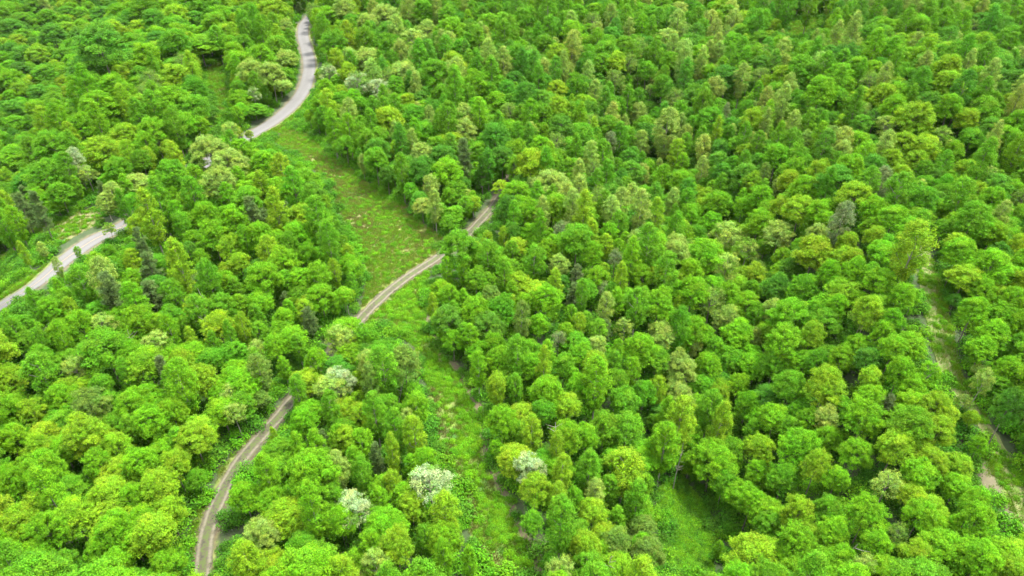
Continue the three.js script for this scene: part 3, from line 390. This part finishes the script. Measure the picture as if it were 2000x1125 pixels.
// things: the trees that show largest, each of its own; the rest one mass ------------------------------------------------------------
const inFrame = (t) => t.px > -t.w * 0.4 && t.px < PW + t.w * 0.4 && t.py > -t.w * 0.4 && t.py < PH + t.w * 0.6;
const MOST = { m: 296, p: 200, s: 80, n: 60, g: 60 };
const single = new Set();
for (const k of Object.keys(MOST)) trees.filter((t) => t.kind === k && inFrame(t)).sort((a, b) => (b.hand ? 40 : 0) + b.w - (a.hand ? 40 : 0) - a.w).slice(0, MOST[k]).forEach((t) => single.add(t));
const protoGroup = {};
for (const t of trees) {
  if (!single.has(t)) continue;
  const key = t.kind + t.vi + t.col; let o;
  if (!protoGroup[key]) {
    o = new THREE.Group();
    const tr = new THREE.Mesh(t.P.trunk, t.kind === 's' || t.kind === 'p' ? paleBark : bark), cr = new THREE.Mesh(t.P.crown, leafMat(t.col));
    tr.name = 'trunk'; cr.name = 'crown'; tr.castShadow = cr.castShadow = tr.receiveShadow = cr.receiveShadow = true; o.add(tr, cr); protoGroup[key] = o;
  } else o = protoGroup[key].clone();
  o.name = numbered(NAME[t.kind]);
  o.position.set(t.x, H(t.x, t.z), t.z); o.rotation.y = rt() * 6.2832; o.scale.set(t.s, t.sy, t.s);
  let near = null, nd = 1e9; for (const q of single) if (q !== t) { const d = Math.hypot(q.px - t.px, q.py - t.py); if (d < nd) { nd = d; near = q; } }
  const [label, group] = labelOf(t, near); o.userData = { label, category: CAT[t.kind], group };
  scene.add(o);
}
const rest = trees.filter((t) => !single.has(t));
{
  const mass = new THREE.Group(); mass.name = 'distant_forest'; mass.userData = { kind: 'stuff', label: 'mass of green forest filling the gaps and far slopes', category: 'forest' };
  const M = new THREE.Matrix4(), Q = new THREE.Quaternion(), UPV = new THREE.Vector3(0, 1, 0), col = new THREE.Color();
  for (const kind in PROTO) PROTO[kind].forEach((P, vi) => {
    const ts = rest.filter((t) => t.kind === kind && t.vi === vi); if (!ts.length) return;
    const cr = new THREE.InstancedMesh(P.crown, leafWhite, ts.length), tr = new THREE.InstancedMesh(P.trunk, bark, ts.length); cr.name = 'crowns'; tr.name = 'trunks'; cr.userData.kind = tr.userData.kind = 'stuff';
    ts.forEach((t, i) => { M.compose(new THREE.Vector3(t.x, H(t.x, t.z), t.z), Q.setFromAxisAngle(UPV, rt() * 6.2832), new THREE.Vector3(t.s, t.sy, t.s)); cr.setMatrixAt(i, M); tr.setMatrixAt(i, M); const c = LEAF[t.col], v = 0.85 + 0.3 * rt(); cr.setColorAt(i, col.setRGB(c[0] * v * (0.85 + 0.3 * rt()), c[1] * v, c[2] * v)); });
    cr.castShadow = tr.castShadow = cr.receiveShadow = tr.receiveShadow = true; mass.add(cr, tr);
  });
  scene.add(mass);
}
console.log('single', single.size, 'rest', rest.length);

// ------------------------------------------------------------------ understory shrubs, weeds and grass
function shrubGeo(seed, R, n, leaves, size, rc) { const L = new Leaves(seed); for (let i = 0; i < n; i++) { const d = L.dir(0.02), q = R * (0.45 + 0.5 * L.r()), t = tintOf(L.r, 0.16); L.clump(d[0] * q, d[1] * q * 0.85 + 0.1, d[2] * q, rc * (0.7 + 0.6 * L.r()), leaves, size, t, 0.75, -0.5); } return L.build(); }
function tuftGeo(seed, n, h, spread) { const L = new Leaves(seed), r = L.r; for (let i = 0; i < n; i++) { const a = r() * 6.2832, q = spread * Math.sqrt(r()), t = tintOf(r, 0.25), lx = (r() - 0.5) * 0.9, lz = (r() - 0.5) * 0.9, l = Math.hypot(lx, 1, lz); L.needle(Math.cos(a) * q, -0.05, Math.sin(a) * q, lx / l, 1 / l, lz / l, h * (0.6 + 0.7 * r()), 0.07, t); } return L.build(); }
function scatter(name, label, geos, list) {
  const g = new THREE.Group(); g.name = name; g.userData = { kind: 'stuff', label, category: name.replace(/_/g, ' ') };
  const M = new THREE.Matrix4(), Q = new THREE.Quaternion(), UPV = new THREE.Vector3(0, 1, 0), col = new THREE.Color();
  geos.forEach((geo, v) => { const ls = list.filter((_, i) => i % geos.length === v); if (!ls.length) return; const im = new THREE.InstancedMesh(geo, leafWhite, ls.length); im.name = 'foliage'; im.userData.kind = 'stuff'; ls.forEach(([x, z, s, c, sy = s], i) => { M.compose(new THREE.Vector3(x, H(x, z), z), Q.setFromAxisAngle(UPV, i * 2.4), new THREE.Vector3(s, sy, s)); im.setMatrixAt(i, M); im.setColorAt(i, col.setRGB(...c)); }); im.castShadow = im.receiveShadow = true; g.add(im); });
  scene.add(g);
}
{
  const r = rng(909), under = [], weeds = [], grass = [];
  const tone = (c, k = 0.2) => { const v = 1 - k + 2 * k * r(); return [LEAF[c][0] * v * (0.85 + 0.3 * r()), LEAF[c][1] * v, LEAF[c][2] * v]; };
  for (let z = -400; z < -30; z += 1.9) for (let x = -300; x < 300; x += 1.9) {
    const X = x + (r() - 0.5) * 2.2, Z = z + (r() - 0.5) * 2.2, [px, py, dep] = project(X, H(X, Z), Z); if (px < -150 || px > 2150 || py < -60 || py > 1300 || dep > 420) continue;
    const o = openAt(X, Z); if (o) continue; if (pathDist(ROADT, X, Z) < 4.4 || pathDist(TRACKT, X, Z) < 2.1 || pathDist(LANE, X, Z) < 1.9) continue;
    const s = 0.7 + 1.0 * r(); under.push([X, Z, s, tone('mdmddm'[Math.floor(r() * 6)])]);
  }
  for (const k in OPEN) {
    const b = BBOX[k], far = k.startsWith('far'), A = (b[1] - b[0]) * (b[3] - b[2]);
    for (let i = 0; i < A * 10; i++) {
      const x = lerp(b[0], b[1], r()), z = lerp(b[2], b[3], r()); if (!inPoly(OPEN[k], x, z)) continue;
      const dr = pathDist(ROADT, x, z), dt = pathDist(TRACKT, x, z), ds = pathDist(SCAR, x, z), dd = pathDist(DRY, x, z), dl = pathDist(LANE, x, z), db = pathDist(BANK2, x, z);
      if (dr < 3.2 || dt < 1.5 || (dl < 0.9 && r() < 0.5) || (ds < 0.85 && r() < 0.85) || (db < 1.3 && r() < 0.9)) continue;
      const n = fbm(x / 6, z / 6, 3), lush = (k === 'strip' ? 0.25 : k === 'cover' ? 0.55 : k === 'laneNear' || k === 'lane' ? 0.1 : 0) - (dd < 1.3 ? 0.5 : 0) - (k === 'bank' ? 0.15 : 0);
      if (r() < (k === 'cover' ? 0.35 : k === 'clearing' ? 0.08 : 0.06) + 0.32 * smooth(-0.05, 0.5, lush - n * 0.9) && dt > 2.1 && dr > 3.6) { weeds.push([x, z, (k === 'clearing' ? 0.22 : 0.3) + 0.38 * r() * r() + (k === 'cover' ? 0.15 : 0), tone(k === 'cover' ? 'mmbdm'[Math.floor(r() * 5)] : k === 'clearing' ? 'bmbmm'[Math.floor(r() * 5)] : 'bmbbm'[Math.floor(r() * 5)])]); continue; }
      if ((n > 0.2 && r() < 0.45) || (k === 'bank' && n > -0.25 && r() < 0.7)) continue;
      const dry = r() < (k === 'clearing' ? 0.14 : 0.08) + 0.4 * smooth(0.0, 0.4, n) + (dd < 1.2 ? 0.45 : 0) - lush * 0.3 + (k === 'clearing' ? 0.4 * DRYSPOT(x, z) : 0);
      grass.push([x, z, 0.55 + 0.6 * r(), dry ? [0.105 + 0.035 * r(), 0.112 + 0.03 * r(), 0.028] : r() < (k === 'cover' ? 0 : k === 'clearing' ? 0.38 : 0.25) ? [0.15 + 0.03 * r(), 0.2 + 0.03 * r(), 0.03] : tone(k === 'cover' ? 'm' : r() < 0.6 ? 'y' : 'b', 0.22)]);
    }
  }
  console.log('under', under.length, 'weeds', weeds.length, 'grass', grass.length);
  scatter('undergrowth', 'low leafy green undergrowth below the forest trees', [1, 2, 3].map((i) => shrubGeo(600 + i, 1.25, 30, 34, 0.18, 0.4)), under);
  scatter('ground_cover', 'low leafy weeds growing over the clearing and cut strip', [1, 2].map((i) => shrubGeo(620 + i, 1.2, 20, 26, 0.25, 0.45)), weeds);
  scatter('grass', 'yellow-green grass on the clearing, verges and cut strip', [1, 2].map((i) => tuftGeo(640 + i, 34, 0.5, 0.5)), grass);
}

// ------------------------------------------------------------------ bare snags
function snag(seed, T, branches) {
  const r = rng(seed), gs = [limb([[0, -0.5, 0], [0.1, T * 0.4, 0.05], [0.25, T * 0.8, -0.1], [0.2, T, 0]], 0.1, 0.03, 5)], bs = [];
  for (let i = 0; i < branches; i++) { const y = T * (0.45 + 0.5 * r()), a = r() * 6.28, l = 0.5 + 1.0 * r(); bs.push(limb([[0.15, y, 0], [Math.cos(a) * l * 0.5, y + l * 0.35, Math.sin(a) * l * 0.5], [Math.cos(a) * l, y + l * 0.8, Math.sin(a) * l]], 0.035, 0.012, 4)); }
  return [gs[0], mergeGeometries(bs)];
}
{
  const spots = [[393, 607, 9, 0.1, 'bare pale snag among leafy trees below the dark pines'], [398, 650, 8, 0.12, 'bare pale snag among leafy trees below the dark pines'], [262, 690, 9, 0.2, 'leaning dead tree with bare branches near the olive pines'], [335, 462, 7, 0.5, 'dead leaning trunk in the gap beside the tall pine'], [1325, 905, 11, -0.04, 'thin bare white trunk at the edge of the open ground cover'], [1083, 865, 10, -0.03, 'thin bare trunk under the crowns bordering the cut strip'], [1176, 1108, 7, 0.1, 'dead tree with pale bare branches beside the olive broadleaf trees'], [770, 770, 6, 0.3, 'fallen grey dead top with bare branches beside the cut strip'], [1655, 1085, 8, -0.1, 'pale forked dead tree rising from the lane stand']];
  spots.forEach(([px, py, T, lean, label], i) => {
    const [x, z] = hit(px, py, T * 0.6), o = new THREE.Group(), [a, b] = snag(700 + i, T, 9);
    const tr = new THREE.Mesh(a, paleBark), br = new THREE.Mesh(b, paleBark); tr.name = 'trunk'; br.name = 'branches'; o.add(tr, br);
    o.name = numbered('dead_tree'); o.position.set(x, H(x, z), z); o.rotation.z = -lean; o.rotation.y = i; o.userData = { label, category: 'dead tree', group: 'bare snags' }; tr.castShadow = br.castShadow = true; scene.add(o);
  });
}

renderer.render(scene, camera);
